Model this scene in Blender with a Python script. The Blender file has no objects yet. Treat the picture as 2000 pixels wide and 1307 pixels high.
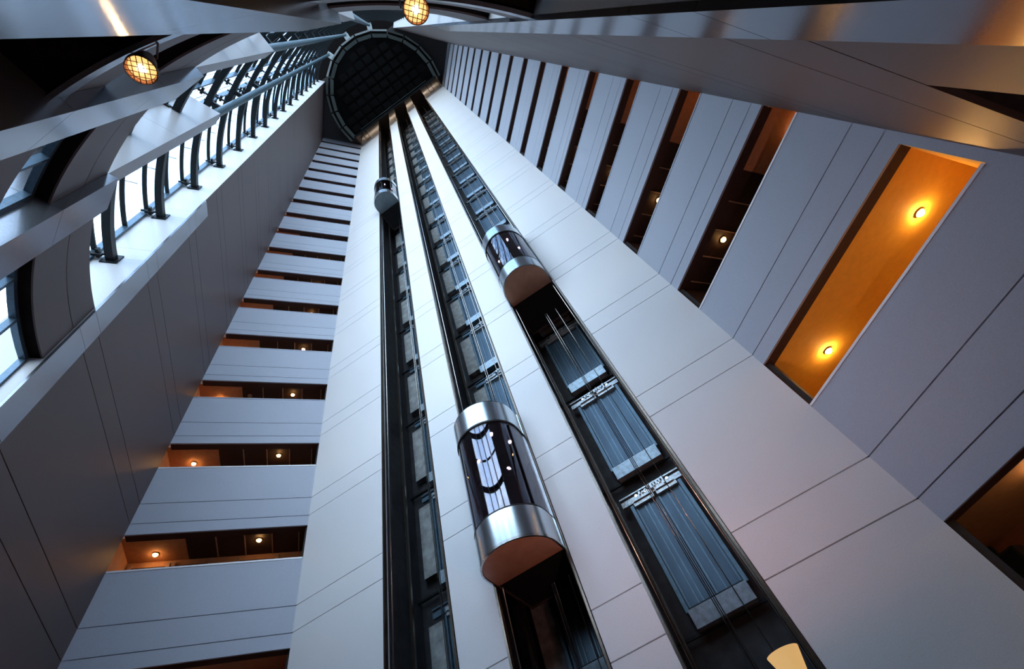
import bpy, bmesh, math, random
from mathutils import Vector, Matrix
random.seed(7)
S2 = math.sqrt(0.5)
col = bpy.context.scene.collection
scene = bpy.context.scene

# ------------------------------------------------------------------ camera
# X right along the elevator wall, Y towards the elevators, Z up, camera at eye height z = 0, lobby floor at z = -1.6
cam_d = bpy.data.cameras.new('camera')
cam_d.sensor_width = 36.0
cam_d.lens = 901.70279 / 2000.0 * 36.0
cam_d.clip_start = 0.02
cam_d.clip_end = 500
cam = bpy.data.objects.new('camera', cam_d)
col.objects.link(cam)
RX = Vector((-0.23093229, -0.9439613, -0.23581209))   # image right in survey axes
RY = Vector((0.84113206, -0.07186886, -0.53603332))   # image down
RZ = Vector((0.48904717, -0.32213651, 0.81059295))    # forward
def conv(w):
    return Vector((-(w.x + w.y) * S2, (w.x - w.y) * S2, w.z))
cx, cy, cz = conv(RX), -conv(RY), -conv(RZ)
cam.matrix_world = Matrix(((cx.x, cy.x, cz.x, 3.04), (cx.y, cy.y, cz.y, 0.0), (cx.z, cy.z, cz.z, 0.0), (0, 0, 0, 1)))
scene.camera = cam

# ------------------------------------------------------------------ sky and exposure
world = bpy.data.worlds.new('sky')
scene.world = world
world.use_nodes = True
wn, wl = world.node_tree.nodes, world.node_tree.links
wn.clear()
w_out = wn.new('ShaderNodeOutputWorld')
w_bg = wn.new('ShaderNodeBackground')
w_bg.inputs['Strength'].default_value = 6.0
# hazy daylight: white towards the horizon, bluer and dimmer towards the zenith, soft cloud
w_tc = wn.new('ShaderNodeTexCoord')
w_sp = wn.new('ShaderNodeSeparateXYZ')
w_gr = wn.new('ShaderNodeValToRGB')
w_gr.color_ramp.elements[0].position = 0.0
w_gr.color_ramp.elements[0].color = (0.60, 0.62, 0.65, 1)
w_gr.color_ramp.elements[1].position = 1.0
w_gr.color_ramp.elements[1].color = (0.11, 0.21, 0.38, 1)
e = w_gr.color_ramp.elements.new(0.45)
e.color = (0.56, 0.68, 0.86, 1)
w_no = wn.new('ShaderNodeTexNoise')
w_no.inputs['Scale'].default_value = 3.0
w_no.inputs['Detail'].default_value = 5.0
w_rp = wn.new('ShaderNodeValToRGB')
w_rp.color_ramp.elements[0].position = 0.42
w_rp.color_ramp.elements[0].color = (0, 0, 0, 1)
w_rp.color_ramp.elements[1].position = 0.68
w_rp.color_ramp.elements[1].color = (0.5, 0.5, 0.5, 1)
w_mx = wn.new('ShaderNodeMix')
w_mx.data_type = 'RGBA'
w_mx.inputs['B'].default_value = (0.80, 0.83, 0.88, 1)
wl.new(w_tc.outputs['Generated'], w_sp.inputs['Vector'])
wl.new(w_sp.outputs['Z'], w_gr.inputs['Fac'])
wl.new(w_tc.outputs['Generated'], w_no.inputs['Vector'])
wl.new(w_no.outputs['Fac'], w_rp.inputs['Fac'])
wl.new(w_rp.outputs['Color'], w_mx.inputs['Factor'])
wl.new(w_gr.outputs['Color'], w_mx.inputs['A'])
wl.new(w_mx.outputs['Result'], w_bg.inputs['Color'])
wl.new(w_bg.outputs['Background'], w_out.inputs['Surface'])
vs = scene.view_settings
vs.view_transform = 'Standard'
vs.look = 'None'
vs.gamma = 1.0
vs.exposure = 0.52
vs.use_curve_mapping = False
try:
    scene.cycles.max_bounces = 6
    scene.cycles.use_adaptive_sampling = True
    scene.cycles.adaptive_threshold = 0.05
    scene.cycles.diffuse_bounces = 4
    scene.cycles.glossy_bounces = 3
    scene.cycles.transparent_max_bounces = 16
    scene.cycles.caustics_reflective = False
    scene.cycles.caustics_refractive = False
    scene.cycles.sample_clamp_indirect = 6.0
    scene.cycles.use_denoising = True
except Exception:
    pass

# ------------------------------------------------------------------ materials
MATS = {}
def mat(name, color, rough=0.6, metal=0.0, var=0.0, scale=8.0, bump=0.0, bscale=120.0, emit=None, estr=0.0, stretch=None, spec=None):
    m = bpy.data.materials.new(name)
    m.use_nodes = True
    n, l = m.node_tree.nodes, m.node_tree.links
    b = n['Principled BSDF']
    b.inputs['Base Color'].default_value = (*color, 1)
    b.inputs['Roughness'].default_value = rough
    b.inputs['Metallic'].default_value = metal
    if spec is not None:
        b.inputs['Specular IOR Level'].default_value = spec
    if var > 0 or bump > 0:
        tc = n.new('ShaderNodeTexCoord')
        src = tc.outputs['Object']
        if stretch:
            mp = n.new('ShaderNodeMapping')
            mp.inputs['Scale'].default_value = stretch
            l.new(src, mp.inputs['Vector'])
            src = mp.outputs['Vector']
    if var > 0:
        no = n.new('ShaderNodeTexNoise')
        no.inputs['Scale'].default_value = scale
        no.inputs['Detail'].default_value = 6
        l.new(src, no.inputs['Vector'])
        rp = n.new('ShaderNodeValToRGB')
        rp.color_ramp.elements[0].position = 0.3
        rp.color_ramp.elements[1].position = 0.7
        rp.color_ramp.elements[0].color = (*[c * (1 - var) for c in color], 1)
        rp.color_ramp.elements[1].color = (*[min(1, c * (1 + var)) for c in color], 1)
        l.new(no.outputs['Fac'], rp.inputs['Fac'])
        l.new(rp.outputs['Color'], b.inputs['Base Color'])
    if bump > 0:
        nb = n.new('ShaderNodeTexNoise')
        nb.inputs['Scale'].default_value = bscale
        nb.inputs['Detail'].default_value = 3
        l.new(src, nb.inputs['Vector'])
        bp = n.new('ShaderNodeBump')
        bp.inputs['Strength'].default_value = bump
        bp.inputs['Distance'].default_value = 0.01
        l.new(nb.outputs['Fac'], bp.inputs['Height'])
        l.new(bp.outputs['Normal'], b.inputs['Normal'])
    if emit:
        b.inputs['Emission Color'].default_value = (*emit, 1)
        b.inputs['Emission Strength'].default_value = estr
    MATS[name] = m
    return m

def glass_mat(name, tint, refl, cap=1.0, rough=0.0):
    m = bpy.data.materials.new(name)
    m.use_nodes = True
    n, l = m.node_tree.nodes, m.node_tree.links
    n.clear()
    o = n.new('ShaderNodeOutputMaterial')
    mx = n.new('ShaderNodeMixShader')
    tr = n.new('ShaderNodeBsdfTransparent')
    tr.inputs['Color'].default_value = (*tint, 1)
    gl = n.new('ShaderNodeBsdfGlossy')
    gl.inputs['Roughness'].default_value = rough
    gl.inputs['Color'].default_value = (0.95, 0.97, 1, 1)
    fr = n.new('ShaderNodeLayerWeight')
    fr.inputs['Blend'].default_value = refl
    sc = n.new('ShaderNodeMath'); sc.operation = 'MULTIPLY'; sc.inputs[1].default_value = cap
    l.new(fr.outputs['Fresnel'], sc.inputs[0])
    l.new(sc.outputs[0], mx.inputs['Fac'])
    l.new(tr.outputs['BSDF'], mx.inputs[1])
    l.new(gl.outputs['BSDF'], mx.inputs[2])
    l.new(mx.outputs['Shader'], o.inputs['Surface'])
    MATS[name] = m
    return m

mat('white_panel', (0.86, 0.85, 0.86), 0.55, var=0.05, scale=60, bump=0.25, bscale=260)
mat('sky_tinted_grey', (0.43, 0.465, 0.55), 0.6, var=0.06, scale=60, bump=0.25, bscale=260)  # blue of the reflected sky put into this grey
mat('shaded_taupe_panel', (0.090, 0.064, 0.064), 0.5, var=0.08, scale=50, bump=0.2, bscale=240)  # shade of walls turned away from the glazing put into the colour
mat('joint_dark', (0.03, 0.028, 0.03), 0.9, var=0.2)
mat('cladding', (0.25, 0.26, 0.29), 0.22, metal=0.75, var=0.05, scale=30, bump=0.04, bscale=90)
mat('clad_white', (0.62, 0.63, 0.66), 0.33, var=0.04, scale=30, bump=0.04, bscale=90)
mat('clad_grey', (0.34, 0.33, 0.34), 0.33, metal=0.1, var=0.04, scale=30, bump=0.04, bscale=90)
mat('concrete_dark', (0.035, 0.035, 0.04), 0.7, var=0.4, scale=6, bump=0.3, bscale=40)
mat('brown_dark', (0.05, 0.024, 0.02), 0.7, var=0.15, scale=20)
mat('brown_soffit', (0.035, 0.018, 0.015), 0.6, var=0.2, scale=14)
mat('black_soffit', (0.008, 0.006, 0.006), 0.75, var=0.3, scale=8, spec=0.1)
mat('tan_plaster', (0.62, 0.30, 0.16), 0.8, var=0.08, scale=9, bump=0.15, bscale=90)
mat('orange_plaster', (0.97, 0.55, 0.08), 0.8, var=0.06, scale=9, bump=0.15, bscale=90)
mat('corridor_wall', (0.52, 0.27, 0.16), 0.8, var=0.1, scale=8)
mat('corridor_floor', (0.25, 0.14, 0.09), 0.9, var=0.25, scale=40)
mat('batten', (0.42, 0.27, 0.20), 0.5, var=0.1)
mat('rail_white', (0.85, 0.85, 0.88), 0.3, var=0.04)
mat('steel_dark', (0.006, 0.009, 0.011), 0.45, metal=0.0, var=0.2, scale=14, spec=0.25)
mat('steel_grey', (0.25, 0.28, 0.30), 0.4, metal=0.4, var=0.15, scale=18)
mat('steel_blue', (0.030, 0.065, 0.085), 0.35, metal=0.1, var=0.15, scale=18, spec=0.35)
mat('mullion_blue', (0.10, 0.16, 0.22), 0.35, metal=0.5, var=0.15, scale=18)
mat('door_blue', (0.065, 0.11, 0.16), 0.38, metal=0.45, var=0.18, scale=5, bump=0.1, bscale=30, stretch=(1, 1, 0.25))
mat('door_frame', (0.12, 0.19, 0.25), 0.35, metal=0.5, var=0.2, scale=9)
mat('apron', (0.34, 0.44, 0.52), 0.35, metal=0.4, var=0.25, scale=12)
mat('mechanism', (0.45, 0.48, 0.50), 0.35, metal=0.8, var=0.35, scale=22, bump=0.3, bscale=60)
mat('infill_grey', (0.26, 0.27, 0.27), 0.8, var=0.35, scale=5, bump=0.3, bscale=30)
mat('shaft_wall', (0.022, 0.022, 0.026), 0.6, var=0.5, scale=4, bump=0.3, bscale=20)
mat('chrome', (0.60, 0.60, 0.60), 0.22, metal=1.0, var=0.1, scale=30)
mat('bronze_rail', (0.20, 0.16, 0.13), 0.25, metal=0.9, var=0.2, scale=25)
mat('brushed', (0.62, 0.70, 0.76), 0.24, metal=1.0, var=0.06, scale=25, stretch=(1, 1, 12))
mat('car_brown', (0.50, 0.25, 0.16), 0.35, var=0.12, scale=4)
mat('car_greyblue', (0.15, 0.19, 0.21), 0.4, var=0.12, scale=4)
mat('car_inside', (0.10, 0.06, 0.07), 0.35, var=0.2, scale=6)
mat('car_copper', (0.75, 0.42, 0.30), 0.25, metal=0.8, var=0.15, scale=8)
mat('car_lamp', (1, 0.9, 0.95), 0.5, var=0.02, emit=(1.0, 0.86, 0.9), estr=30)
mat('rubber', (0.012, 0.012, 0.013), 0.5, var=0.2)
mat('disc_unlit', (0.003, 0.003, 0.003), 0.8, var=0.3, scale=3, spec=0.05)  # black stands in for the unlit underside of the platform
mat('disc_panel', (0.0028, 0.0028, 0.003), 0.7, var=0.4, scale=5, spec=0.1)  # shade of the unlit underside kept in the panel colour too
mat('ring_green', (0.05, 0.065, 0.062), 0.45, metal=0.3, var=0.15, scale=9)
mat('ring_light', (0.42, 0.45, 0.44), 0.4, metal=0.3, var=0.12, scale=9)
mat('bracket_light', (0.62, 0.70, 0.72), 0.4, metal=0.2, var=0.1, scale=9)
mat('ceiling_mauve', (0.055, 0.048, 0.050), 0.8, var=0.12, scale=6)
mat('lamp_warm', (1, 0.8, 0.5), 0.5, var=0.02, emit=(1.0, 0.52, 0.17), estr=55)
mat('lamp_trim', (0.6, 0.45, 0.3), 0.4, metal=0.3, var=0.1)
mat('spot_glass', (1, 0.9, 0.7), 0.3, var=0.02, emit=(1.0, 0.60, 0.20), estr=0.9)
mat('spot_body', (0.16, 0.07, 0.045), 0.45, metal=0.4, var=0.2, scale=12)
mat('cove_lamp', (1, 0.9, 0.8), 0.5, var=0.02, emit=(1.0, 0.78, 0.58), estr=9)
mat('torch_shade', (1.0, 0.85, 0.5), 0.4, var=0.04, emit=(1.0, 0.58, 0.20), estr=0.42)
mat('lobby_plaster', (0.42, 0.22, 0.08), 0.8, var=0.08, scale=9)
mat('maroon', (0.10, 0.012, 0.010), 0.7, var=0.1)
mat('added_lobby_lamp', (1, 0.8, 0.6), 0.5, var=0.02, emit=(1.0, 0.55, 0.26), estr=260)  # for unseen lamps added to warm the lobby and lower walls
mat('lamp_bright', (1, 0.8, 0.5), 0.5, var=0.02, emit=(1.0, 0.54, 0.17), estr=330)
mat('spot_bulb', (1, 0.9, 0.7), 0.5, var=0.02, emit=(1.0, 0.6, 0.25), estr=120)
mat('torch_bulb', (1, 0.9, 0.7), 0.5, var=0.02, emit=(1.0, 0.47, 0.36), estr=2200)
mat('stone_floor', (0.14, 0.11, 0.10), 0.35, var=0.15, scale=3)
mat('paving', (0.30, 0.30, 0.30), 0.9, var=0.2, scale=2)
glass_mat('facade_glass', (0.90, 0.96, 0.98), 0.06, 0.18)
glass_mat('car_glass', (0.62, 0.60, 0.66), 0.40, 0.8)

# ------------------------------------------------------------------ mesh helpers
class MB:
    def __init__(self):
        self.v, self.f, self.s = [], [], []
    def hexa(self, p):                       # 8 corners: bottom ring 0-3, top ring 4-7
        o = len(self.v)
        self.v += [tuple(q) for q in p]
        for q in ((0, 1, 2, 3), (4, 5, 6, 7), (0, 1, 5, 4), (1, 2, 6, 5), (2, 3, 7, 6), (3, 0, 4, 7)):
            self.f.append([o + i for i in q]); self.s.append(False)
        return self
    def box(self, x0, x1, y0, y1, z0, z1):
        return self.hexa([(x0, y0, z0), (x1, y0, z0), (x1, y1, z0), (x0, y1, z0), (x0, y0, z1), (x1, y0, z1), (x1, y1, z1), (x0, y1, z1)])
    def fbox(self, fr, a0, a1, d0, d1, z0, z1):   # box in a wall frame: a along, d depth
        P = lambda a, d, z: (fr[0][0] + fr[1][0] * a + fr[2][0] * d, fr[0][1] + fr[1][1] * a + fr[2][1] * d, z)
        return self.hexa([P(a0, d0, z0), P(a1, d0, z0), P(a1, d1, z0), P(a0, d1, z0), P(a0, d0, z1), P(a1, d0, z1), P(a1, d1, z1), P(a0, d1, z1)])
    def prism(self, poly, z0, z1, smooth=False):
        o = len(self.v); n = len(poly)
        self.v += [(x, y, z0) for x, y in poly] + [(x, y, z1) for x, y in poly]
        self.f.append([o + i for i in range(n)]); self.s.append(False)
        self.f.append([o + n + i for i in range(n)]); self.s.append(False)
        for i in range(n):
            j = (i + 1) % n
            self.f.append([o + i, o + j, o + n + j, o + n + i]); self.s.append(smooth)
        return self
    def arc(self, r0, r1, z0, z1, a0, a1, n=10, zo=None):   # curved band about the glazing centre, angles in degrees; zo lifts the outer edge
        o = len(self.v)
        zo = zo or 0.0
        for i in range(n + 1):
            a = math.radians(a0 + (a1 - a0) * i / n)
            s, c = math.sin(a), -math.cos(a)
            for r, z in ((r0, z0), (r1, z0 + zo), (r1, z1 + zo), (r0, z1)):
                self.v.append((CX + r * s, CY + r * c, z))
        for i in range(n):
            b = o + i * 4
            for k in range(4):
                self.f.append([b + k, b + (k + 1) % 4, b + 4 + (k + 1) % 4, b + 4 + k]); self.s.append(k in (1, 3))
        self.f.append([o, o + 1, o + 2, o + 3]); self.s.append(False)
        e = o + n * 4
        self.f.append([e, e + 1, e + 2, e + 3]); self.s.append(False)
        return self
    def tube(self, path, r, n=8, r1=None):
        o = len(self.v); m = len(path)
        for i, p in enumerate(path):
            p = Vector(p)
            d = (Vector(path[min(i + 1, m - 1)]) - Vector(path[max(i - 1, 0)])).normalized()
            a = d.orthogonal().normalized(); b = d.cross(a)
            rr = r if r1 is None else r + (r1 - r) * i / (m - 1)
            for k in range(n):
                t = 2 * math.pi * k / n
                self.v.append(tuple(p + a * math.cos(t) * rr + b * math.sin(t) * rr))
        for i in range(m - 1):
            for k in range(n):
                j = (k + 1) % n
                self.f.append([o + i * n + k, o + i * n + j, o + (i + 1) * n + j, o + (i + 1) * n + k]); self.s.append(True)
        self.f.append([o + k for k in range(n)]); self.s.append(False)
        self.f.append([o + (m - 1) * n + k for k in range(n)]); self.s.append(False)
        return self
    def lathe(self, prof, c, axis=(0, 0, 1), n=20, closed=False):
        o = len(self.v)
        ax = Vector(axis).normalized(); a = ax.orthogonal().normalized(); b = ax.cross(a); c = Vector(c)
        for r, h in prof:
            for k in range(n):
                t = 2 * math.pi * k / n
                self.v.append(tuple(c + ax * h + (a * math.cos(t) + b * math.sin(t)) * max(r, 1e-4)))
        for i in range(len(prof) - 1):
            for k in range(n):
                j = (k + 1) % n
                self.f.append([o + i * n + k, o + i * n + j, o + (i + 1) * n + j, o + (i + 1) * n + k]); self.s.append(True)
        if closed:
            self.f.append([o + k for k in range(n)]); self.s.append(False)
            e = o + (len(prof) - 1) * n
            self.f.append([e + k for k in range(n)]); self.s.append(False)
        return self
    def mesh(self, name, m):
        me = bpy.data.meshes.new(name)
        me.from_pydata(self.v, [], self.f)
        me.polygons.foreach_set('use_smooth', self.s)
        bm = bmesh.new(); bm.from_mesh(me)
        bmesh.ops.recalc_face_normals(bm, faces=bm.faces)
        for e in bm.edges:
            if len(e.link_faces) == 2 and e.calc_face_angle(0) > 0.6:
                e.smooth = False
        bm.to_mesh(me); bm.free()
        me.materials.append(MATS[m])
        me.update()
        return me
    def build(self, name, m, parent=None, loc=None):
        return put(name, self.mesh(name, m), parent, loc)

def put(name, me, parent=None, loc=None):
    o = bpy.data.objects.new(name, me)
    col.objects.link(o)
    if loc is not None:
        o.location = loc
    if parent is not None:
        o.parent = parent
    return o
def tag(o, label, cat, group=None, kind=None):
    o['label'] = label
    o['category'] = cat
    if group: o['group'] = group
    o['kind'] = kind or 'thing'
    return o
def empty(name, loc=(0, 0, 0)):
    o = bpy.data.objects.new(name, None)
    o.empty_display_size = 0.2
    col.objects.link(o)
    o.location = loc
    return o
def struct(name, label, cat, loc=(0, 0, 0)):
    return tag(empty(name, loc), label, cat, kind='structure')
ORD = 'lowest second third fourth fifth sixth seventh eighth ninth tenth eleventh twelfth thirteenth fourteenth fifteenth sixteenth seventeenth eighteenth nineteenth twentieth'.split()

# ------------------------------------------------------------------ survey numbers
FL = -1.6                      # lobby floor
CX, CY = 0.0, 5.25             # centre of the curved glazing
NF = 18                        # balcony storeys above the lobby
def p_bot(k): return 2.13 if k == 0 else 5.42 + 2.96 * (k - 1)     # underside of parapet k
def p_top(k): return 4.27 if k == 0 else 7.44 + 2.96 * (k - 1)
def j_lo(k): return 2.47 if k == 0 else 5.72 + 2.96 * (k - 1)      # lower panel joint
def j_hi(k): return 3.20 if k == 0 else 6.30 + 2.96 * (k - 1)      # upper panel joint = storey floor level
CEIL = 57.25
EA, EB = (-5.54, 7.45), (5.54, 7.45)
FA = (EA, (-S2, -S2), (-S2, S2))       # left balcony wall frame: origin, along, depth
FB = (EB, (S2, -S2), (S2, S2))
LA, LB = 3.95, 3.98
AL = (EA[0] - LA * S2, EA[1] - LA * S2)
BR = (EB[0] + LB * S2, EB[1] - LB * S2)
FLW = (AL, (S2, -S2), (-S2, -S2))      # left plain wall: along towards glazing, depth away from room
FRW = (BR, (-S2, -S2), (S2, -S2))
LL, LR = 5.52, 5.55                    # wall lengths up to the glazing jamb
SHAFTS = ((-3.10, -1.55), (-0.65, 0.90), (1.80, 3.33))
FEW = ((0.0, 7.45), (1.0, 0.0), (0.0, 1.0))

# ------------------------------------------------------------------ floor, ground, ceiling
tag(MB().prism([(-13, 1.4), (-5.3, 0.0), (-4, -1.2), (0, -2.6), (4, -1.2), (5.3, 0.0), (13, 1.4), (13, 13), (-13, 13)], FL - 0.2, FL).build('floor', 'stone_floor'),
    'brown stone lobby floor under the atrium', 'floor', kind='structure')
tag(MB().box(-150, 150, -150, 150, FL - 0.6, FL - 0.25).build('ground', 'paving'), 'grey paving outside the glazed front', 'ground', kind='structure')
cl = struct('ceiling', 'dark mauve flat ceiling at the top of the atrium', 'ceiling')
MB().prism([(-9.5, 4.6), (-5.4, 0.5), (5.4, 0.5), (9.5, 4.6), (7.6, 6.45), (-7.6, 6.45)], CEIL, CEIL + 0.3).build('ceiling_slab', 'ceiling_mauve', cl)
MB().prism([(-5.4, 0.5), (-4.2, -0.9), (-2.6, -1.9), (0, -2.4), (2.6, -1.9), (4.2, -0.9), (5.4, 0.5)], CEIL, CEIL + 0.3).build('ceiling_edge', 'black_soffit', cl)
MB().box(-7.6, 7.6, 6.3, 6.45, CEIL + 0.3, 66.0).build('cove_side', 'ceiling_mauve', cl)
MB().box(-7.6, 7.6, 6.3, 9.6, 66.0, 66.2).build('cove_top', 'ceiling_mauve', cl)
MB().box(-7.6, -5.54, 6.45, 9.6, CEIL, 66.0).build('cove_end', 'ceiling_mauve', cl)
MB().box(5.54, 7.6, 6.45, 9.6, CEIL, 66.0).build('cove_end', 'ceiling_mauve', cl)
tag(MB().tube([(-5.2, 6.6, 60.4), (5.2, 6.6, 60.4)], 0.05).build('cove_lamp', 'cove_lamp'), 'warm strip lamp in the slot above the elevator wall', 'lamp')

# ------------------------------------------------------------------ panel walls
GAP = 0.009
def joint_levels():
    z = []
    for k in range(NF + 1):
        z += [j_lo(k), j_hi(k)]
    return z
def panel_wall(parent, fr, a0, a1, zs, d0, d1, m, pool):
    for i in range(len(zs) - 1):
        h = zs[i + 1] - zs[i]
        key = (fr, a0, a1, d0, d1, round(h, 3), m)
        if key not in pool:
            pool[key] = MB().fbox(fr, a0, a1, d0, d1, GAP, h - GAP).mesh('panel', m)
        put('panel', pool[key], parent, (0, 0, zs[i]))
pool = {}
JL = [z for z in joint_levels() if z < CEIL - 0.4]
# elevator wall: four upright strips between the shafts
wb = struct('wall_back', 'tall white panelled wall with three elevator shafts cut into it', 'wall')
edges = [EA[0]] + [x for s in SHAFTS for x in s] + [EB[0]]
for i in range(0, len(edges), 2):
    x0, x1 = edges[i], edges[i + 1]
    MB().fbox(FEW, x0 - (0.12 if i == 0 else 0), x1 + (0.12 if i == len(edges) - 2 else 0), 0.05, 0.35, FL, 66.0).build('backing', 'joint_dark', wb)
    panel_wall(wb, FEW, x0, x1, [FL] + JL + [58.9, 66.0], 0.0, 0.05, 'white_panel', pool)
# plain side walls
wlft = struct('wall_left', 'tall panelled wall in shade-darkened taupe beside the left balconies, ending at the curved glazing', 'wall')
MB().fbox(FLW, -0.0, LL - 0.02, 0.04, 0.35, FL, CEIL).build('backing', 'joint_dark', wlft)
panel_wall(wlft, FLW, 0.0, LL, [FL] + JL + [CEIL], 0.0, 0.04, 'shaded_taupe_panel', pool)
wrgt = struct('wall_right', 'tall panelled wall in shade-darkened taupe beside the right balconies, ending at the curved glazing', 'wall')
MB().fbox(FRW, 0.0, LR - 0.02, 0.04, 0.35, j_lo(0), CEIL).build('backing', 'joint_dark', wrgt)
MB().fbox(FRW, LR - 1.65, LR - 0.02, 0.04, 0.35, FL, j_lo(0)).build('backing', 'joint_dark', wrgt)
panel_wall(wrgt, FRW, 0.0, LR, JL + [CEIL], 0.0, 0.04, 'shaded_taupe_panel', pool)
panel_wall(wrgt, FRW, LR - 1.65, LR, [FL] + JL[:1], 0.0, 0.04, 'shaded_taupe_panel', pool)
# pale metal cladding on the wall ends: flat fascia strips and the jambs that turn out to the glass
CLAD = 16.3
for wall, fr, ln in ((wlft, FLW, LL), (wrgt, FRW, LR)):
    zs = [FL] + [z for z in JL if z < CLAD - 0.5] + [CLAD]
    for i in range(len(zs) - 1):
        MB().fbox(fr, ln - 0.46, ln + 0.03, -0.05, -0.002, zs[i] + 0.004, zs[i + 1] - 0.004).build('fascia_panel', 'cladding', wall)
    for i in range(len(zs) - 1):
        MB().fbox(fr, ln + 0.001, ln + 0.03, 0.0, 1.06, zs[i] + 0.004, zs[i + 1] - 0.004).build('jamb_panel', 'clad_white', wall)
    zj = [CLAD] + [z for z in JL if z > CLAD + 0.3][1::2] + [CEIL]
    key = {}
    for i in range(len(zj) - 1):
        h = round(zj[i + 1] - zj[i], 3)
        if h not in key:
            key[h] = MB().fbox(fr, ln + 0.001, ln + 0.02, 0.0, 1.06, 0.004, h - 0.004).mesh('jamb_panel', 'clad_white')
        put('jamb_panel', key[h], wall, (0, 0, zj[i]))
    MB().fbox(fr, ln - 0.3, ln + 0.0, 0.36, 1.1, FL, CEIL).build('jamb_core', 'joint_dark', wall)

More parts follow.
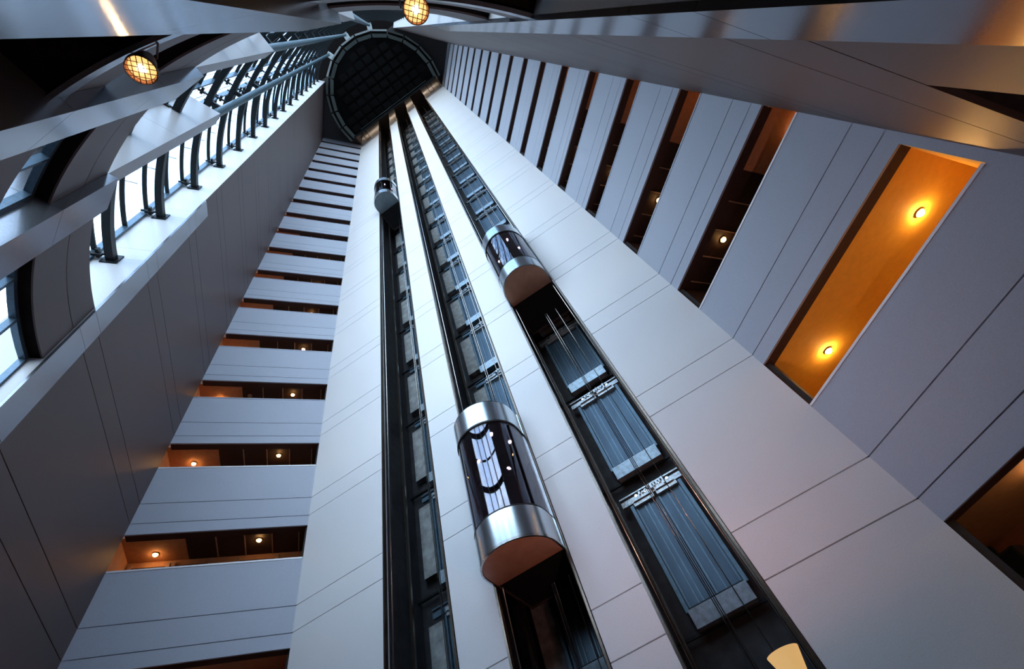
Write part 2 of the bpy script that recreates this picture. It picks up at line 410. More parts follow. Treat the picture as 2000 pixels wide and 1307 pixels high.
# ------------------------------------------------------------------ balconies
def balcony(fr, ln, k, side):
    """one storey of corridor open to the atrium: parapet below, opening and lit ceiling above"""
    zb, zt, zc = p_bot(k), p_top(k), p_bot(k + 1) + 0.10
    near = 'left' if side < 0 else 'right'
    b = tag(empty('balcony', (fr[0][0] + fr[1][0] * ln / 2, fr[0][1] + fr[1][1] * ln / 2, zb)),
            '%s corridor balcony in the stack %s of the elevator wall%s' % (ORD[k], near, '' if k else ', just above the lobby'), 'balcony', 'corridor balconies %s of the elevators' % near)
    off = Vector((-b.location.x, -b.location.y, -zb))
    dep = 2.7 if (k == 0 and side > 0) else 1.25
    a1 = 3.84 if (k == 0 and side > 0) else ln
    def part(name, mb, m, par=None):
        # shared meshes are keyed on storey-relative shape
        o = mb.build(name, m, b if par is None else par)
        o.location = off if par is None else (0, 0, 0)
        return o
    zs = [zb, j_lo(k), j_hi(k), zt]
    for i in range(3):
        part('parapet_panel', MB().fbox(fr, 0.0, ln, 0.0, 0.045, zs[i] + (0 if i == 0 else GAP), zs[i + 1] - (0 if i == 2 else GAP)), 'sky_tinted_grey')
    part('parapet_core', MB().fbox(fr, 0.0, ln, 0.045, 0.26, zb, zt - 0.01), 'brown_dark')
    part('handrail', MB().fbox(fr, 0.01, a1 - 0.01, -0.012, 0.075, zt, zt + 0.04), 'rail_white' if k <= (2 if side < 0 else 1) else 'sky_tinted_grey')  # lamplight put into colour: lower rails white, upper rails dimmed
    part('floor_slab', MB().fbox(fr, -2.1 if (k == 0 and side > 0) else -0.06, ln + 0.25, 0.26, dep + 0.1, zb + 0.12, j_hi(k)), 'corridor_floor')
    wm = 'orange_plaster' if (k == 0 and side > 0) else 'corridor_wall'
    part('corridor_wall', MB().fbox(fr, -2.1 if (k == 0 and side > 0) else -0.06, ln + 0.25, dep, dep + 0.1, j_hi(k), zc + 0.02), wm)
    deep = k == 0 and side > 0          # this corridor runs on behind the elevator wall
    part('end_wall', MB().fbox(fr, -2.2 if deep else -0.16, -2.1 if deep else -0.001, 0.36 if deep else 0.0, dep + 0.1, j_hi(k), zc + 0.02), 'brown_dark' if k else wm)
    if deep:
        part('end_wall', MB().fbox(fr, -0.10, -0.001, 0.0, 0.30, j_hi(k), zc + 0.02), 'brown_dark')
    if k == 0 and side > 0:
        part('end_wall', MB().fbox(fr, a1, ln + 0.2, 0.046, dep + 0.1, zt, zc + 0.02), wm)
        part('parapet_panel', MB().fbox(fr, a1, ln, 0.0, 0.045, zt, p_bot(1)), 'sky_tinted_grey')
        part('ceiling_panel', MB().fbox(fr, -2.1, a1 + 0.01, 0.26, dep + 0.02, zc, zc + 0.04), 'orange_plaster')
        lamps = ((3.03, 1.39), (0.35, 1.45))
    else:
        part('end_wall', MB().fbox(fr, ln + 0.15, ln + 0.25, 0.0, dep + 0.1, j_hi(k), zc + 0.02), wm)
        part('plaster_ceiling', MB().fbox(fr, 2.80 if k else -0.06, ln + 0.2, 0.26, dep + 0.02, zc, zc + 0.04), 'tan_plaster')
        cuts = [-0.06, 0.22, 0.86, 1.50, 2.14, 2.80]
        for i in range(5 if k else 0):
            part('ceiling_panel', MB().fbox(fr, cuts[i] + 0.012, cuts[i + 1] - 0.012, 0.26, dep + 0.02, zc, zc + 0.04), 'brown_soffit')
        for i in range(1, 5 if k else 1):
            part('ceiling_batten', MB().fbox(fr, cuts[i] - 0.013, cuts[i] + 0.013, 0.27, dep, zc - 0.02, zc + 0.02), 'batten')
        lamps = ((1.17, 0.62), (3.48, 0.93)) if side < 0 else ((1.31, 0.66), (3.8, 1.12))
        if k == 1:
            for a in (1.2, 2.75, 3.55):
                d = part('corridor_door', MB().fbox(fr, a - 0.42, a + 0.42, dep - 0.03, dep - 0.002, j_hi(k) + 0.01, j_hi(k) + 2.02), 'brown_dark')
                for x0, x1 in ((a - 0.5, a - 0.42), (a + 0.42, a + 0.5)):
                    part('door_frame', MB().fbox(fr, x0, x1, dep - 0.06, dep - 0.002, j_hi(k) + 0.01, j_hi(k) + 2.1), 'batten')
    if k <= 9:
        for i, (a, d) in enumerate(lamps):
            if (k > 7 or (k == 0 and side < 0)) and i == 0: continue
            x = fr[0][0] + fr[1][0] * a + fr[2][0] * d
            y = fr[0][1] + fr[1][1] * a + fr[2][1] * d
            l = tag(empty('downlight', (x, y, zc)), 'glowing round ceiling lamp %s the %s balcony %s of the elevators' % (('over', 'at the outer end of')[i] if not (k == 0 and side > 0) else ('at the outer end of', 'at the inner end of')[i], ORD[k], near),
                    'lamp', 'corridor ceiling lamps')
            MB().lathe([(0.075, 0.0), (0.075, -0.02), (0.055, -0.025)], (0, 0, 0)).build('trim_ring', 'lamp_trim', l)
            MB().lathe([(0.055, -0.02), (0.05, -0.045), (0.03, -0.062), (0.0, -0.068)], (0, 0, 0), n=12).build('lamp_dome', 'lamp_bright' if k == 0 and side > 0 else 'lamp_warm', l)
    return b
for k in range(NF):
    balcony(FA, LA, k, -1)
    balcony(FB, LB, k, 1)
for fr, ln, near in ((FA, LA, 'left'), (FB, LB, 'right')):
    t = struct('trim_1' if near == 'left' else 'trim_2', 'blank top parapet band under the ceiling, %s of the elevator wall' % near, 'trim')
    MB().fbox(fr, 0.0, ln, 0.0, 0.045, p_bot(NF), j_lo(NF) - GAP).build('panel', 'sky_tinted_grey', t)
    MB().fbox(fr, 0.0, ln, 0.0, 0.045, j_lo(NF) + GAP, CEIL).build('panel', 'sky_tinted_grey', t)
    MB().fbox(fr, -0.16, ln + 0.25, 0.05, 1.4, p_bot(NF), CEIL).build('core', 'brown_dark', t)

# lobby ceilings under the balconies
for n, fr, ln in (('ceiling_left', FA, LA), ('ceiling_right', FB, LB)):
    c = struct(n, 'dim orange-brown lobby ceiling under the %s balconies' % n.split('_')[1], 'ceiling')
    MB().fbox(fr, -2.4, ln + 3.5, 0.26, 5.0, 2.22, 2.3).build('plaster', 'lobby_plaster', c)
    MB().fbox(fr, -2.6, -2.4, 0.3, 5.0, FL, 2.3).build('side_wall', 'corridor_wall', c)
    MB().fbox(fr, -2.6, ln + 3.5, 5.0, 5.2, FL, 2.3).build('end_wall', 'corridor_wall', c)
    MB().fbox(fr, ln + 3.4, ln + 3.6, -1.2, 5.2, FL, 2.3).build('side_wall', 'corridor_wall', c)
c = struct('ceiling_side', 'dark maroon ceiling inside the lobby opening below the right plain wall', 'ceiling')
MB().fbox(FRW, -0.3, LR - 1.65, 0.35, 3.2, 2.5, 2.6).build('plaster', 'maroon', c)
MB().fbox(FRW, -0.3, LR - 1.6, 3.2, 3.3, FL, 2.6).build('end_wall', 'brown_dark', c)
MB().fbox(FRW, LR - 1.65, LR - 1.55, 0.36, 3.3, FL, 2.6).build('side_wall', 'brown_dark', c)

# ------------------------------------------------------------------ curved glazed front
A_END = 44.6
wf = struct('wall_front', 'curved taupe spandrel bands between the clad piers below the glazing', 'wall')
SP = 6.33
GL = 7.36
piers = (-22.0, 0.0, 22.0)
PW = 0.63
bays = []
hp = math.degrees(0.5 * PW / 6.25)
bounds = [-A_END] + [x for p in piers for x in (p - hp, p + hp)] + [A_END]
for i in range(0, 8, 2):
    bays.append((bounds[i], bounds[i + 1]))
for a0, a1 in bays:
    MB().arc(SP, SP + 0.025, 7.70, 8.63 - GAP, a0, a1, 14).build('spandrel_panel', 'shaded_taupe_panel', wf)
    MB().arc(SP, SP + 0.025, 8.63 + GAP, 9.40, a0, a1, 14).build('spandrel_panel', 'shaded_taupe_panel', wf)
    MB().arc(6.62, GL + 0.05, 9.30, 9.40, a0, a1, 14).build('sill_slab', 'black_soffit', wf)
    MB().arc(SP + 0.025, 6.62, 7.705, 9.40, a0, a1, 14).build('spandrel_core', 'black_soffit', wf)
    MB().arc(SP, SP + 0.025, 5.66 + GAP, 6.40, a0, a1, 14).build('spandrel_panel', 'shaded_taupe_panel', wf)
    MB().arc(SP - 0.02, SP + 0.02, 5.37, 5.66, a0, a1, 14).build('edge_trim', 'cladding', wf)
    MB().arc(SP + 0.025, 6.62, 5.50, 6.36, a0, a1, 14).build('spandrel_core', 'black_soffit', wf)
MB().arc(SP + 0.025, 11.0, 5.40, 5.50, -A_END - 3, A_END + 3, 30).build('soffit', 'black_soffit', wf)
MB().arc(10.8, 11.0, FL, 5.50, -A_END - 3, A_END + 3, 30).build('light_block_wall', 'black_soffit', wf)  # unseen wall added to keep daylight out of the lower front
for sg in (-1, 1):
    a = math.radians(sg * (A_END + 1.5)); sn, cs = math.sin(a), -math.cos(a)
    MB().fbox(((CX, CY), (-cs, sn), (sn, cs)), -0.1, 0.1, 7.3, 11.0, FL, 5.5).build('light_block_side', 'black_soffit', wf)  # added to stop daylight leaking in at the sides
# clad piers
PL = ('beside the left plain wall', 'in the middle of the curved front', 'closest to the right plain wall')
def radial_box(mb, ac, w, r0, r1, z0, z1, shift=0.0):
    a = math.radians(ac)
    s, c = math.sin(a), -math.cos(a)
    fr = ((CX, CY), (-c, s), (s, c))       # along = tangent (towards +angle), depth = radial
    return mb.fbox(fr, -w / 2 + shift, w / 2 + shift, r0, r1, z0, z1)
for i, p in enumerate(piers):
    a = math.radians(p)
    pr = tag(empty('clad_pier', (CX + 6.5 * math.sin(a), CY - 6.5 * math.cos(a), FL)), 'pale metal clad pier %s' % PL[i], 'pier', 'clad piers of the curved front')
    inv = Vector((-pr.location.x, -pr.location.y, -FL))
    zs = [FL, 0.9, 3.2, 5.5, 7.7, 9.40]
    for q in range(5):
        o = radial_box(MB(), p, PW, 6.17, 7.15, zs[q] + 0.004, zs[q + 1] - 0.004).build('lower_panel', 'cladding', pr); o.location = inv
    zs = [9.40, 12.85, CLAD]
    for q in range(2):
        o = radial_box(MB(), p, 0.33, 6.32, 7.15, zs[q] + 0.004, zs[q + 1] - 0.004, 0.14).build('upper_panel', 'clad_grey', pr); o.location = inv
    o = radial_box(MB(), p, 0.25, 7.15, GL - 0.02, 6.0, CLAD, 0.14).build('anchor_web', 'steel_dark', pr); o.location = inv
    # steel tube column standing on the pier
    pc = tag(empty('tube_column', (CX + 6.47 * math.sin(a + 0.022), CY - 6.47 * math.cos(a + 0.022), CLAD)), 'round steel blue tube column rising from the pier %s' % PL[i], 'column', 'tube columns of the curved front')
    MB().tube([(0, 0, 0), (0, 0, 55.6 - CLAD)], 0.115, 14).build('tube', 'steel_blue', pc)
    MB().lathe([(0.16, 0.0), (0.16, 0.06)], (0, 0, 0), n=14, closed=True).build('foot_flange', 'steel_dark', pc)
# ring girders
zg = [11.54 + 2.935 * k for k in range(16)]
ring_me = MB().arc(6.80, 6.96, -0.10, 0.10, -A_END, A_END, 40).mesh('girder_beam', 'steel_dark')
def br_mesh():
    m = MB()
    for p in piers:
        radial_box(m, p, 0.10, 6.52, 6.82, -0.05, 0.05, 0.14)
    return m
end_me = []
for s in (-1, 1):
    m = MB(); radial_box(m, s * (A_END - 0.3), 0.04, 6.72, 7.04, -0.2, 0.2); end_me.append(m.mesh('end_plate', 'steel_dark'))
arm_me = []
for p in piers:
    m = MB(); radial_box(m, p, 0.14, 6.50, 6.82, -0.07, 0.07, 0.14); arm_me.append(m.mesh('column_arm', 'steel_dark'))
clamp_me = []
for p in [-A_END + 1.2, A_END - 1.2] + [x + s * 2.6 for x in piers for s in (-1, 1)]:
    m = MB()
    radial_box(m, p, 0.04, 6.95, GL - 0.03, -0.03, 0.03)
    radial_box(m, p, 0.20, 7.10, 7.16, -0.02, 0.10)
    radial_box(m, p, 0.05, 7.02, 7.22, -0.10, -0.04)
    clamp_me.append(m.mesh('glass_clamp', 'steel_dark'))
for k, z in enumerate(zg):
    g = tag(empty('ring_girder', (CX, CY, z)), 'black curved steel girder behind the glass, %s from the bottom' % ORD[k], 'girder', 'curved girders of the glazed front')
    off = (-CX, -CY, 0)
    put('girder_beam', ring_me, g, off)
    for m in end_me: put('end_plate', m, g, off)
    for m in arm_me: put('column_arm', m, g, off)
    for m in clamp_me: put('glass_clamp', m, g, off)
# glazing bays
mull = [(-A_END, -0.35), None]
gb = [-A_END + 0.1] + [x + s * 2.6 for x in piers for s in (-1, 1)] + [A_END - 0.1]
lv = []
for z in zg:
    lv += [z + 0.28, z + 1.86]
lv = [9.42] + [z for z in lv if z < CEIL - 0.5] + [CEIL]
pane_pool, tr_pool = {}, {}
WL = ('beside the left plain wall', 'between the left and middle piers', 'between the middle and right piers', 'beside the right plain wall')
wi = 0
for b in range(7):
    a0, a1 = gb[b], gb[b + 1]
    wide = b % 2 == 0
    if wide:
        w = struct('window_%d' % (wi + 1), 'tall curved glass bay %s' % WL[wi], 'window'); wi += 1
    for i in range(len(lv) - 1):
        h = round(lv[i + 1] - lv[i], 3)
        key = (b, h)
        if key not in pane_pool:
            pane_pool[key] = MB().arc(GL, GL + 0.016, 0.0, h, a0, a1, 8 if wide else 2).mesh('pane', 'facade_glass')
        put('pane', pane_pool[key], w, (0, 0, lv[i]))
        if i and wide:
            if b not in tr_pool:
                tr_pool[b] = MB().arc(GL - 0.10, GL - 0.005, -0.03, 0.03, a0, a1, 10).mesh('transom', 'steel_dark')
            put('transom', tr_pool[b], w, (0, 0, lv[i]))
    if wide:
        for a in (a0 + 0.45, a1 - 0.45):
            radial_box(MB(), a, 0.055, GL - 0.16, GL - 0.004, 9.42, CEIL).build('mullion', 'mullion_blue', w)
        # strip windows between the spandrels
        p0, p1 = bays[wi - 1]
        MB().arc(6.555, 6.57, 6.37, 7.70, p0, p1, 8).build('pane', 'facade_glass', w)
        MB().arc(6.51, 6.60, 7.62, 7.704, p0, p1, 8).build('upper_frame', 'mullion_blue', w)
        for q in (p0 + 0.4, p0 + (p1 - p0) * 0.36, p0 + (p1 - p0) * 0.68, p1 - 0.4):
            radial_box(MB(), q, 0.05, 6.50, 6.60, 6.37, 7.62).build('mullion', 'mullion_blue', w)

# thin steel lattice standing outside the bay beside the left plain wall
lt = tag(empty('outside_lattice', (CX, CY, 9.4)), 'thin grey steel lattice outside the glass beside the left plain wall', 'lattice')
def ppos(a, r): return (r * math.sin(math.radians(a)), -r * math.cos(math.radians(a)))
for a, r in ((-38, 8.1), (-38, 9.0), (-38, 9.9), (-30, 8.1), (-30, 9.0)):
    x, y = ppos(a, r)
    MB().tube([(x, y, 0), (x, y, 47)], 0.014, 5).build('upright_rod', 'steel_grey', lt)
for a, r in ((-38, 10.0), (-30, 9.1)):
    p0, p1 = ppos(a, GL + 0.03), ppos(a, r)
    me = MB().tube([(p0[0], p0[1], 0), (p1[0], p1[1], 0)], 0.011, 5).mesh('radial_rod', 'steel_grey')
    for k in range(32):
        put('radial_rod', me, lt, (0, 0, 0.75 + 1.467 * k))

# ------------------------------------------------------------------ elevator shafts
SL = ('left', 'middle', 'right')
BACK = 9.32
for i, (x0, x1) in enumerate(SHAFTS):
    s = tag(empty('elevator_shaft', ((x0 + x1) / 2, 8.4, FL)), 'dark open elevator shaft, %s of the three in the white wall' % SL[i], 'elevator shaft', 'elevator shafts')
    off = Vector((-(x0 + x1) / 2, -8.4, -FL))
    def part(name, mb, m):
        o = mb.build(name, m, s); o.location = off; return o
    part('back_lining', MB().box(x0 - 0.48, x1 + 0.1, BACK, BACK + 0.15, FL, 66), 'shaft_wall')
    part('side_lining', MB().box(x0 - 0.50, x0 - 0.40, 7.80, BACK, FL, 66), 'shaft_wall')
    part('return_lining', MB().box(x0 - 0.5, x0, 7.80, 7.84, FL, 66), 'shaft_wall')
    part('side_lining', MB().box(x1 - 0.001, x1 + 0.1, 7.80, BACK, FL, 66), 'shaft_wall')
    for x, sg in ((x0, 1), (x1, -1)):
        part('jamb_lining', MB().box(min(x, x + sg * 0.010), max(x, x + sg * 0.010), 7.46, 7.82, FL, 60), 'shaft_wall')
        part('edge_trim', MB().box(min(x + sg * 0.012, x + sg * 0.05), max(x + sg * 0.012, x + sg * 0.05), 7.43, 7.52, FL, 58), 'bronze_rail')
        if sg > 0:
            part('jamb_facing', MB().box(x, x + 0.011, 7.452, 7.60, FL, 58), 'rail_white' if i == 0 else 'cladding')
        part('guide_rail', MB().tube([(x + sg * 0.10, 7.60, FL), (x + sg * 0.10, 7.60, 58)], 0.016, 6), 'chrome')
        part('guide_rail', MB().box(min(x + sg * 0.0, x + sg * 0.07), max(x + sg * 0.0, x + sg * 0.07), 8.28, 8.34, FL, 58), 'bronze_rail')
    c = (x0 + x1) / 2
    for dx in (-0.03, 0.0, 0.03, 0.34):
        part('cable', MB().tube([(c + dx, 8.35, FL), (c + dx, 8.35, 60)], 0.009, 5), 'chrome' if dx != 0 else 'rubber')
    ztie = [j_hi(k) - 0.42 for k in range(0, NF + 1)]
    for z in ztie:
        part('cross_tie', MB().box(x0 - 0.4, x1, 9.16, 9.22, z, z + 0.05), 'steel_dark')

# landing doors seen from inside the shaft
def door_parts(i):
    x0, x1 = SHAFTS[i]
    c = (x0 + x1) / 2
    d0, d1 = (c - 0.50, c + 0.55) if i == 2 else (c - 0.38, c + 0.62)
    w = d1 - d0; mid = (d0 + d1) / 2
    P = []
    m = MB()
    m.box(d0 - 0.07, d0, 9.06, 9.30, 0.0, 2.16).box(d1, d1 + 0.07, 9.06, 9.30, 0.0, 2.16)
    P.append(('door_frame', m, 'door_frame', None))
    for s in (0, 1):
        a, b = (d0 + 0.005, mid - 0.008) if s == 0 else (mid + 0.008, d1 - 0.005)
        P.append(('door_leaf', MB().box(a, b, 9.14, 9.19, 0.03, 2.1), 'door_blue', None))
        q = MB()
        for t in (0.06, 0.40, 0.58, 0.93):
            xx = a + (b - a) * t
            q.box(xx - 0.012, xx + 0.012, 9.115, 9.14, 0.05, 2.08)
        P.append(('leaf_rib', q, 'door_frame', -1))
        P.append(('sill_shoe', MB().box(a + 0.03, b - 0.03, 9.08, 9.14, 0.0, 0.05), 'steel_dark', None))
        P.append(('hanger_plate', MB().box(a + 0.02, b - 0.02, 9.04, 9.10, 2.10, 2.17).box(a + 0.04, b - 0.06, 9.0, 9.05, 2.18, 2.26), 'mechanism', None))
    P.append(('header_rail', MB().box(x0 + 0.05, x1 - 0.05, 9.05, 9.14, 2.19, 2.31).box(x0 + 0.05, x1 - 0.05, 9.03, 9.10, 2.36, 2.39), 'mechanism' if i == 2 else 'door_frame', None))
    m = MB()
    rnd = random.Random(3)
    for q in range(9):
        xx = mid - 0.28 + 0.07 * q
        s = 0.018 + 0.014 * rnd.random()
        m.box(xx - s, xx + s, 8.97, 9.05, 2.20 + 0.08 * rnd.random(), 2.28 + 0.09 * rnd.random())
    P.append(('interlock', m, 'mechanism', None))
    m = MB()
    for t in (0.15, 0.36, 0.64, 0.85):
        m.tube([(d0 + w * t, 8.99, 2.27), (d0 + w * t, 9.06, 2.27)], 0.035, 10)
    P.append(('hanger_roller', m, 'chrome', None))
    P.append(('sill_apron', MB().hexa([(d0 - 0.02, 8.98, -0.30), (d1 + 0.02, 8.98, -0.30), (d1 + 0.02, 9.2, -0.30), (d0 - 0.02, 9.2, -0.30), (d0 - 0.02, 8.95, -0.01), (d1 + 0.02, 8.95, -0.01), (d1 + 0.02, 9.2, -0.01), (d0 - 0.02, 9.2, -0.01)]), 'apron', None))
    P.append(('sill_track', MB().box(d0 + 0.02, d1 - 0.02, 8.98, 9.03, -0.01, 0.02).box(d0 + 0.02, d1 - 0.02, 9.06, 9.10, -0.01, 0.02), 'steel_dark', None))
    if i < 2:
        P.append(('infill_panel', MB().box(c - 0.89, d0 - 0.09, 9.10, 9.30, 0.1, 2.1), 'infill_grey', None))
    return [(n, mb.mesh(n, m), sub) for n, mb, m, sub in P]
for i in range(3):
    parts = door_parts(i)
    c = sum(SHAFTS[i]) / 2
    for k in range(0, NF + 1):
        z = j_hi(k) - 0.08
        d = tag(empty('landing_door', (c, 9.1, z)), 'sliding landing door, %s from the bottom in the %s elevator shaft' % (ORD[k], SL[i]), 'elevator door', 'landing doors in the %s shaft' % SL[i])
        last = None
        for n, me, sub in parts:
            if sub is None:
                last = put(n, me, d, (-c, -9.1, 0))
                if n == 'door_leaf': leaf = last
            else:
                put(n, me, leaf)

# ------------------------------------------------------------------ elevator cars
def d_shape(hw, y0, yf, n=18):
    """D plan: flat back at y0, straight cheeks, half round nose reaching yf"""
    r = y0 - yf
    pts = [(-hw, y0)]
    ys = y0 - max(0.0, r - hw)
    for i in range(n + 1):
        t = math.pi * i / n
        pts.append((-hw * math.cos(t), ys - (ys - yf) * math.sin(t)))
    pts.append((hw, y0))
    return pts
def d_shell(hw, y0, yf, th, z0, z1, n=18):
    m = MB()
    a = d_shape(hw, y0, yf, n); b = d_shape(hw - th, y0, yf + th, n)
    N = len(a)
    m.v += [(x, y, z0) for x, y in a] + [(x, y, z1) for x, y in a] + [(x, y, z0) for x, y in b] + [(x, y, z1) for x, y in b]
    for i in range(N - 1):
        m.f.append([i, i + 1, N + i + 1, N + i]); m.s.append(True)
        m.f.append([2 * N + i, 3 * N + i, 3 * N + i + 1, 2 * N + i + 1]); m.s.append(True)
        m.f.append([i, 2 * N + i, 2 * N + i + 1, i + 1]); m.s.append(False)
        m.f.append([N + i, N + i + 1, 3 * N + i + 1, 3 * N + i]); m.s.append(False)
    for e in (0, N - 1):
        m.f.append([e, N + e, 3 * N + e, 2 * N + e]); m.s.append(False)
    return m
CARS = ((0, 29.0, 'car_greyblue', 'highest glass elevator car, grey underside, in the left shaft'),
        (1, 4.3, 'car_brown', 'lowest and largest glass elevator car, brown underside, in the middle shaft'),
        (2, 11.72, 'car_brown', 'glass elevator car with brown underside, halfway up the right shaft'))
for i, z, um, lab in CARS:
    x0, x1 = SHAFTS[i]
    c = (x0 + x1) / 2
    car = tag(empty('elevator_car', (c, 7.45, z)), lab, 'elevator', 'glass elevator cars')
    hw = 0.71
    Y0, YF = 0.02, -1.03
    MB().prism(d_shape(hw - 0.03, Y0, YF + 0.03), 0.0, 0.05).build('underside', um, car)
    d_shell(hw, Y0, YF, 0.035, 0.03, 0.62).build('lower_band', 'brushed', car)
    d_shell(hw + 0.008, Y0, YF - 0.008, 0.03, -0.015, 0.03).build('lower_trim', 'chrome', car)
    d_shell(hw + 0.004, Y0, YF - 0.004, 0.03, 0.60, 0.625).build('band_seam', 'rubber', car)
    d_shell(hw - 0.012, Y0, YF + 0.012, 0.012, 0.62, 2.74).build('glass_front', 'car_glass', car)
    d_shell(hw, Y0, YF, 0.035, 2.76, 3.36).build('upper_band', 'brushed', car)
    d_shell(hw + 0.008, Y0, YF - 0.008, 0.03, 2.72, 2.76).build('upper_trim', 'rubber', car)
    MB().prism(d_shape(hw - 0.02, Y0, YF + 0.02), 3.36, 3.40).build('roof', 'rubber', car)
    MB().prism(d_shape(hw - 0.04, Y0, YF + 0.04), 2.62, 2.66).build('car_ceiling', 'car_inside', car)
    MB().prism(d_shape(hw - 0.04, Y0, YF + 0.04), 0.52, 0.56).build('car_floor', 'car_inside', car)
    for sg in (-1, 1):
        MB().box(sg * hw - 0.03, sg * hw + 0.03, -0.02, 0.06, 0.0, 3.4).build('edge_post', 'chrome', car)
    MB().box(-hw, hw, 1.26, 1.32, 0.0, 3.36).build('rear_wall', 'car_inside', car)
    for sg in (-1, 1):
        MB().box(min(sg * hw, sg * (hw - 0.04)), max(sg * hw, sg * (hw - 0.04)), 0.06, 1.28, 0.0, 3.36).build('side_wall', 'car_inside', car)
    MB().box(-hw, hw, 0.06, 1.28, 0.02, 0.08).build('rear_floor', 'rubber', car)
    MB().box(-hw, hw, 0.06, 1.28, 3.30, 3.36).build('rear_roof', 'rubber', car)
    MB().box(-0.5, 0.5, 1.2, 1.26, 0.6, 1.35).build('dado_panel', 'car_copper', car)
    hr = [(x * 0.92, y * 0.92, 1.5) for x, y in d_shape(hw - 0.05, Y0, YF + 0.05, 12)]
    MB().tube(hr, 0.02, 8).build('handrail', 'chrome', car)
    hr = [(x * 0.92, y * 0.92, 1.36) for x, y in d_shape(hw - 0.05, Y0, YF + 0.05, 12)]
    MB().tube(hr, 0.014, 8).build('handrail', 'car_copper', car)
    for lx, ly in ((-0.40, -0.2), (0.42, -0.2), (0.25, -0.7), (-0.05, 0.5)):
        MB().lathe([(0.035, 0.0), (0.035, -0.012), (0.0, -0.02)], (lx, ly, 2.62), n=12).build('ceiling_lamp', 'car_lamp', car)

# ------------------------------------------------------------------ round platform hanging under the ceiling
dp = tag(empty('round_platform', (0, 5.1, 55.6)), 'huge half-round platform coloured black for its shade, hanging under the ceiling above the elevators', 'platform')
def pp(name, mb, m, par=None):
    o = mb.build(name, m, par or dp)
    if par is None: o.location = (0, -5.1, -55.6)
    return o
def disc_poly(r, yf, n=40):
    pts = []
    t0 = math.asin((yf - 5.1) / r)
    for i in range(n + 1):
        t = math.pi - t0 + (math.pi + 2 * t0) * i / n
        pts.append((r * math.cos(t), 5.1 + r * math.sin(t)))
    return pts
pp('underside', MB().prism(disc_poly(5.45, 6.35), 55.75, CEIL), 'disc_unlit')
gx, gy = 1.02, 0.86
for ix in range(-5, 5):
    for iy in range(-6, 1):
        x0, y0 = ix * gx + 0.1, 5.35 + iy * gy
        corners = [(x0 + 0.05, y0 + 0.05), (x0 + gx - 0.18, y0 + 0.05), (x0 + 0.05, y0 + gy - 0.2), (x0 + gx - 0.18, y0 + gy - 0.2)]
        if all(math.hypot(x, y - 5.1) < 5.1 for x, y in corners):
            pp('soffit_panel', MB().box(x0 + 0.05, x0 + gx - 0.18, y0 + 0.05, y0 + gy - 0.2, 55.64, 55.75), 'disc_panel')
pp('front_edge_beam', MB().box(-5.4, 5.4, 6.15, 6.33, 55.55, 55.75), 'steel_dark')
pp('service_rail', MB().box(-4.3, 4.3, 5.98, 6.03, 55.58, 55.63), 'ring_green')
def ring_piece(name, r0, r1, za, zb, t, a0, a1, m):
    mb = MB()
    P = []
    for a in (a0, a1):
        s, c = math.cos(a), math.sin(a)
        P.append([(r0 * s, 5.1 + r0 * c, za), (r1 * s, 5.1 + r1 * c, zb), (r1 * s, 5.1 + r1 * c, zb + t), (r0 * s, 5.1 + r0 * c, za + t)])
    mb.hexa(P[0] + P[1])
    return pp(name, mb, m)
A0, A1 = math.radians(180 - 13), math.radians(360 + 13)
NS = 13
for i in range(NS):
    a0 = A0 + (A1 - A0) * i / NS + 0.012
    a1 = A0 + (A1 - A0) * (i + 1) / NS - 0.012
    ring_piece('inner_ring_panel', 5.30, 5.62, 55.62, 55.50, 0.10, a0, a1, 'ring_green')
    ring_piece('outer_ring_panel', 5.84, 5.99, 55.35, 55.30, 0.22, a0, a1, 'ring_light' if i in (4, 5, 6, 7, 8) else 'ring_green')
    ring_piece('ring_web', 5.6, 5.8, 56.1, 56.1, 0.2, a0, a1, 'disc_unlit')
for i, p in enumerate(piers):
    a = math.radians(p)
    m = MB()
    radial_box(m, p + 1.3, 0.46, 6.0, 6.52, 55.45, 56.05)
    pp('column_bracket', m, 'bracket_light')
    m = MB()
    for t in range(4):
        radial_box(m, p + 1.3, 0.05, 6.52, 6.66, 55.45, 56.05, -0.18 + 0.12 * t)
    pp('bracket_fin', m, 'bracket_light')
for x in (-4.3, 4.3):
    m = MB()
    for dx in (-0.25, 0.25):
        m.box(x + dx - 0.025, x + dx + 0.025, 6.3, 7.3, 56.2, 56.25)
    m.box(x - 0.25, x + 0.25, 7.25, 7.3, 56.2, 56.25)
    pp('wall_bracket', m, 'steel_dark')
for x in (-5.3, 5.3):
    pp('wall_bracket', MB().box(x - 0.02, x + 0.02, 6.3, 7.44, 56.2, 56.24), 'steel_dark')

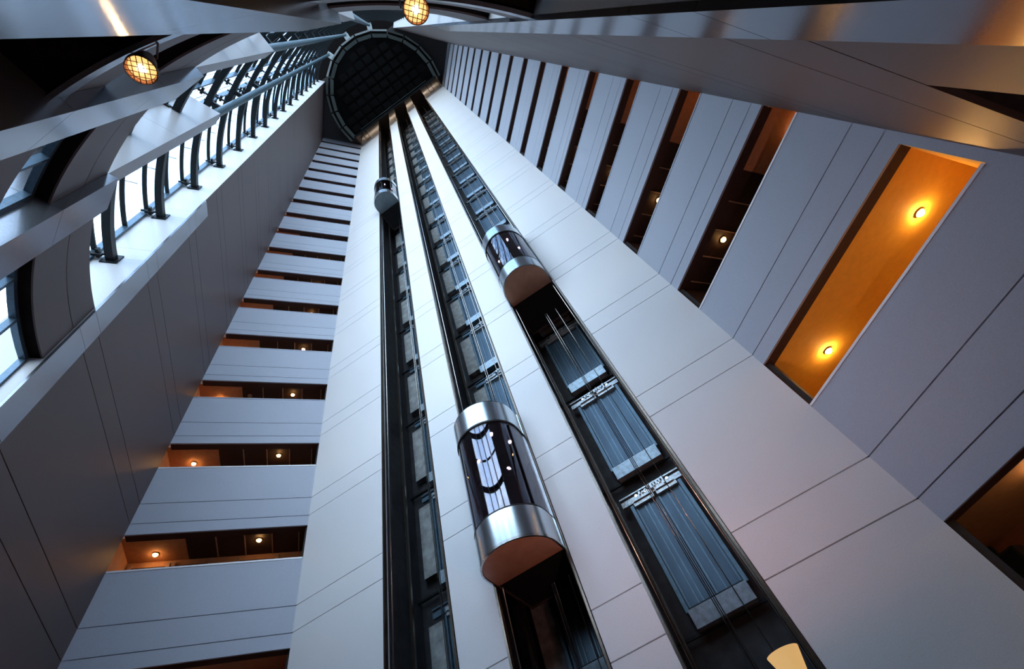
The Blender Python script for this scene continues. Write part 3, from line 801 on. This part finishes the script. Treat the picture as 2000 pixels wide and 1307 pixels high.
# ------------------------------------------------------------------ caged spotlights on the lower spandrel
def spotlight(x, y, z, aim, label):
    a = math.atan2(x - CX, -(y - CY))
    s = tag(empty('caged_spotlight', (x, y, z)), label, 'lamp', 'caged spotlights on the curved front')
    ax = Vector(aim).normalized()
    MB().lathe([(0.02, 0.26), (0.06, 0.25), (0.085, 0.17), (0.105, 0.03), (0.115, 0.0), (0.108, 0.0), (0.098, 0.03), (0.02, 0.20)], (0, 0, 0), ax, 24).build('housing', 'spot_body', s)
    MB().lathe([(0.0, 0.012), (0.06, 0.014), (0.098, 0.03)], (0, 0, 0), ax, 24).build('lens', 'spot_glass', s)
    MB().lathe([(0.0, 0.0), (0.022, 0.004), (0.03, 0.012)], (0, 0, 0), ax, 16).build('bulb', 'spot_bulb', s)
    u = ax.orthogonal().normalized(); v = ax.cross(u)
    g = MB()
    for t in (-0.06, -0.02, 0.02, 0.06):
        h = math.sqrt(0.113 ** 2 - t * t)
        for p_, q_ in ((u, v), (v, u)):
            g.tube([tuple(p_ * t + q_ * -h - ax * 0.012), tuple(p_ * t + q_ * h - ax * 0.012)], 0.0036, 5)
    g.lathe([(0.118, -0.015), (0.118, 0.02), (0.112, 0.02), (0.112, -0.015)], (0, 0, 0), ax, 24)
    MB.build(g, 'cage', 'spot_body', s)
    # yoke back to the spandrel edge
    rad = Vector((math.sin(a), -math.cos(a), 0)); tan = Vector((math.cos(a), math.sin(a), 0))
    yk = MB()
    base = rad * (6.31 - math.hypot(x - CX, y - CY)) + Vector((0, 0, 5.5 - z))
    yk.tube([tuple(tan * -0.125 + ax * 0.1), tuple(tan * -0.12 + base * 0.85 + ax * 0.05), tuple(tan * -0.07 + base), tuple(tan * 0.07 + base), tuple(tan * 0.12 + base * 0.85 + ax * 0.05), tuple(tan * 0.125 + ax * 0.1)], 0.009, 6)
    yk.build('yoke', 'spot_body', s)
    return s
spotlight(1.19, -0.79, 5.12, (0.10, -0.30, 1), 'glowing caged spotlight between the middle and right piers')
spotlight(3.42, 0.06, 5.12, (0.05, -0.12, 1), 'glowing caged spotlight between the right pier and the right plain wall')

# ------------------------------------------------------------------ lobby lamp and loudspeaker
t = tag(empty('floor_lamp', (3.02, 4.5, FL)), 'slim floor lamp with a glowing conical uplighter shade in front of the right shaft', 'lamp')
MB().lathe([(0.16, 0.0), (0.16, 0.025), (0.03, 0.05)], (0, 0, 0), n=24, closed=True).build('base', 'bronze_rail', t)
MB().tube([(0, 0, 0.04), (0, 0, 2.34)], 0.014, 10).build('pole', 'bronze_rail', t)
MB().lathe([(0.025, 2.32), (0.05, 2.36), (0.085, 2.50), (0.125, 2.64), (0.118, 2.64), (0.08, 2.51), (0.04, 2.37)], (0, 0, 0), n=28).build('shade', 'torch_shade', t)
MB().lathe([(0.0, 2.52), (0.022, 2.53), (0.032, 2.57), (0.028, 2.61), (0.0, 2.635)], (0, 0, 0), n=14).build('bulb', 'torch_bulb', t)
t = tag(empty('loudspeaker', (6.42, 9.65, 1.72)), 'black box loudspeaker hanging from the lobby ceiling below the right balconies', 'loudspeaker')
t.rotation_euler = (0, 0, math.radians(-40))
MB().box(-0.30, 0.30, -0.15, 0.15, 0.0, 0.34).build('cabinet', 'rubber', t)
MB().box(-0.27, 0.27, -0.165, -0.15, 0.03, 0.31).build('grille', 'steel_dark', t)
MB().box(-0.04, 0.04, -0.04, 0.04, 0.34, 0.50).build('mount', 'steel_dark', t)
# unseen lamps added under the balconies to warm the lobby light
for fr, near in ((FA, 'left'), (FB, 'right')):
    for row, a, d in (('front row beside the elevators', 1.0, 0.9), ('front row by the side wall', 3.0, 0.9), ('back row', 2.0, 2.4)):
        x = fr[0][0] + fr[1][0] * a + fr[2][0] * d
        y = fr[0][1] + fr[1][1] * a + fr[2][1] * d
        l = tag(empty('downlight', (x, y, 2.22)), 'unseen added lamp in the lobby ceiling below the %s balconies, %s' % (near, row), 'lamp', 'added lobby lamps')
        MB().lathe([(0.075, 0.0), (0.075, -0.02), (0.055, -0.025)], (0, 0, 0)).build('trim_ring', 'lamp_trim', l)
        MB().lathe([(0.055, -0.02), (0.05, -0.045), (0.03, -0.062), (0.0, -0.068)], (0, 0, 0), n=12).build('lamp_dome', 'added_lobby_lamp', l)
# smoke detector on the fourth storey corridor ceiling
t = tag(empty('smoke_detector', (-7.87, 6.15, p_bot(4) + 0.10)), 'round pale smoke detector on the corridor ceiling of the fourth balcony left of the elevators', 'smoke detector')
MB().lathe([(0.075, 0.0), (0.075, -0.02), (0.06, -0.035)], (0, 0, 0), n=20, closed=True).build('base', 'batten', t)
MB().lathe([(0.055, -0.035), (0.045, -0.05), (0.0, -0.055)], (0, 0, 0), n=20).build('sensor_cap', 'batten', t)
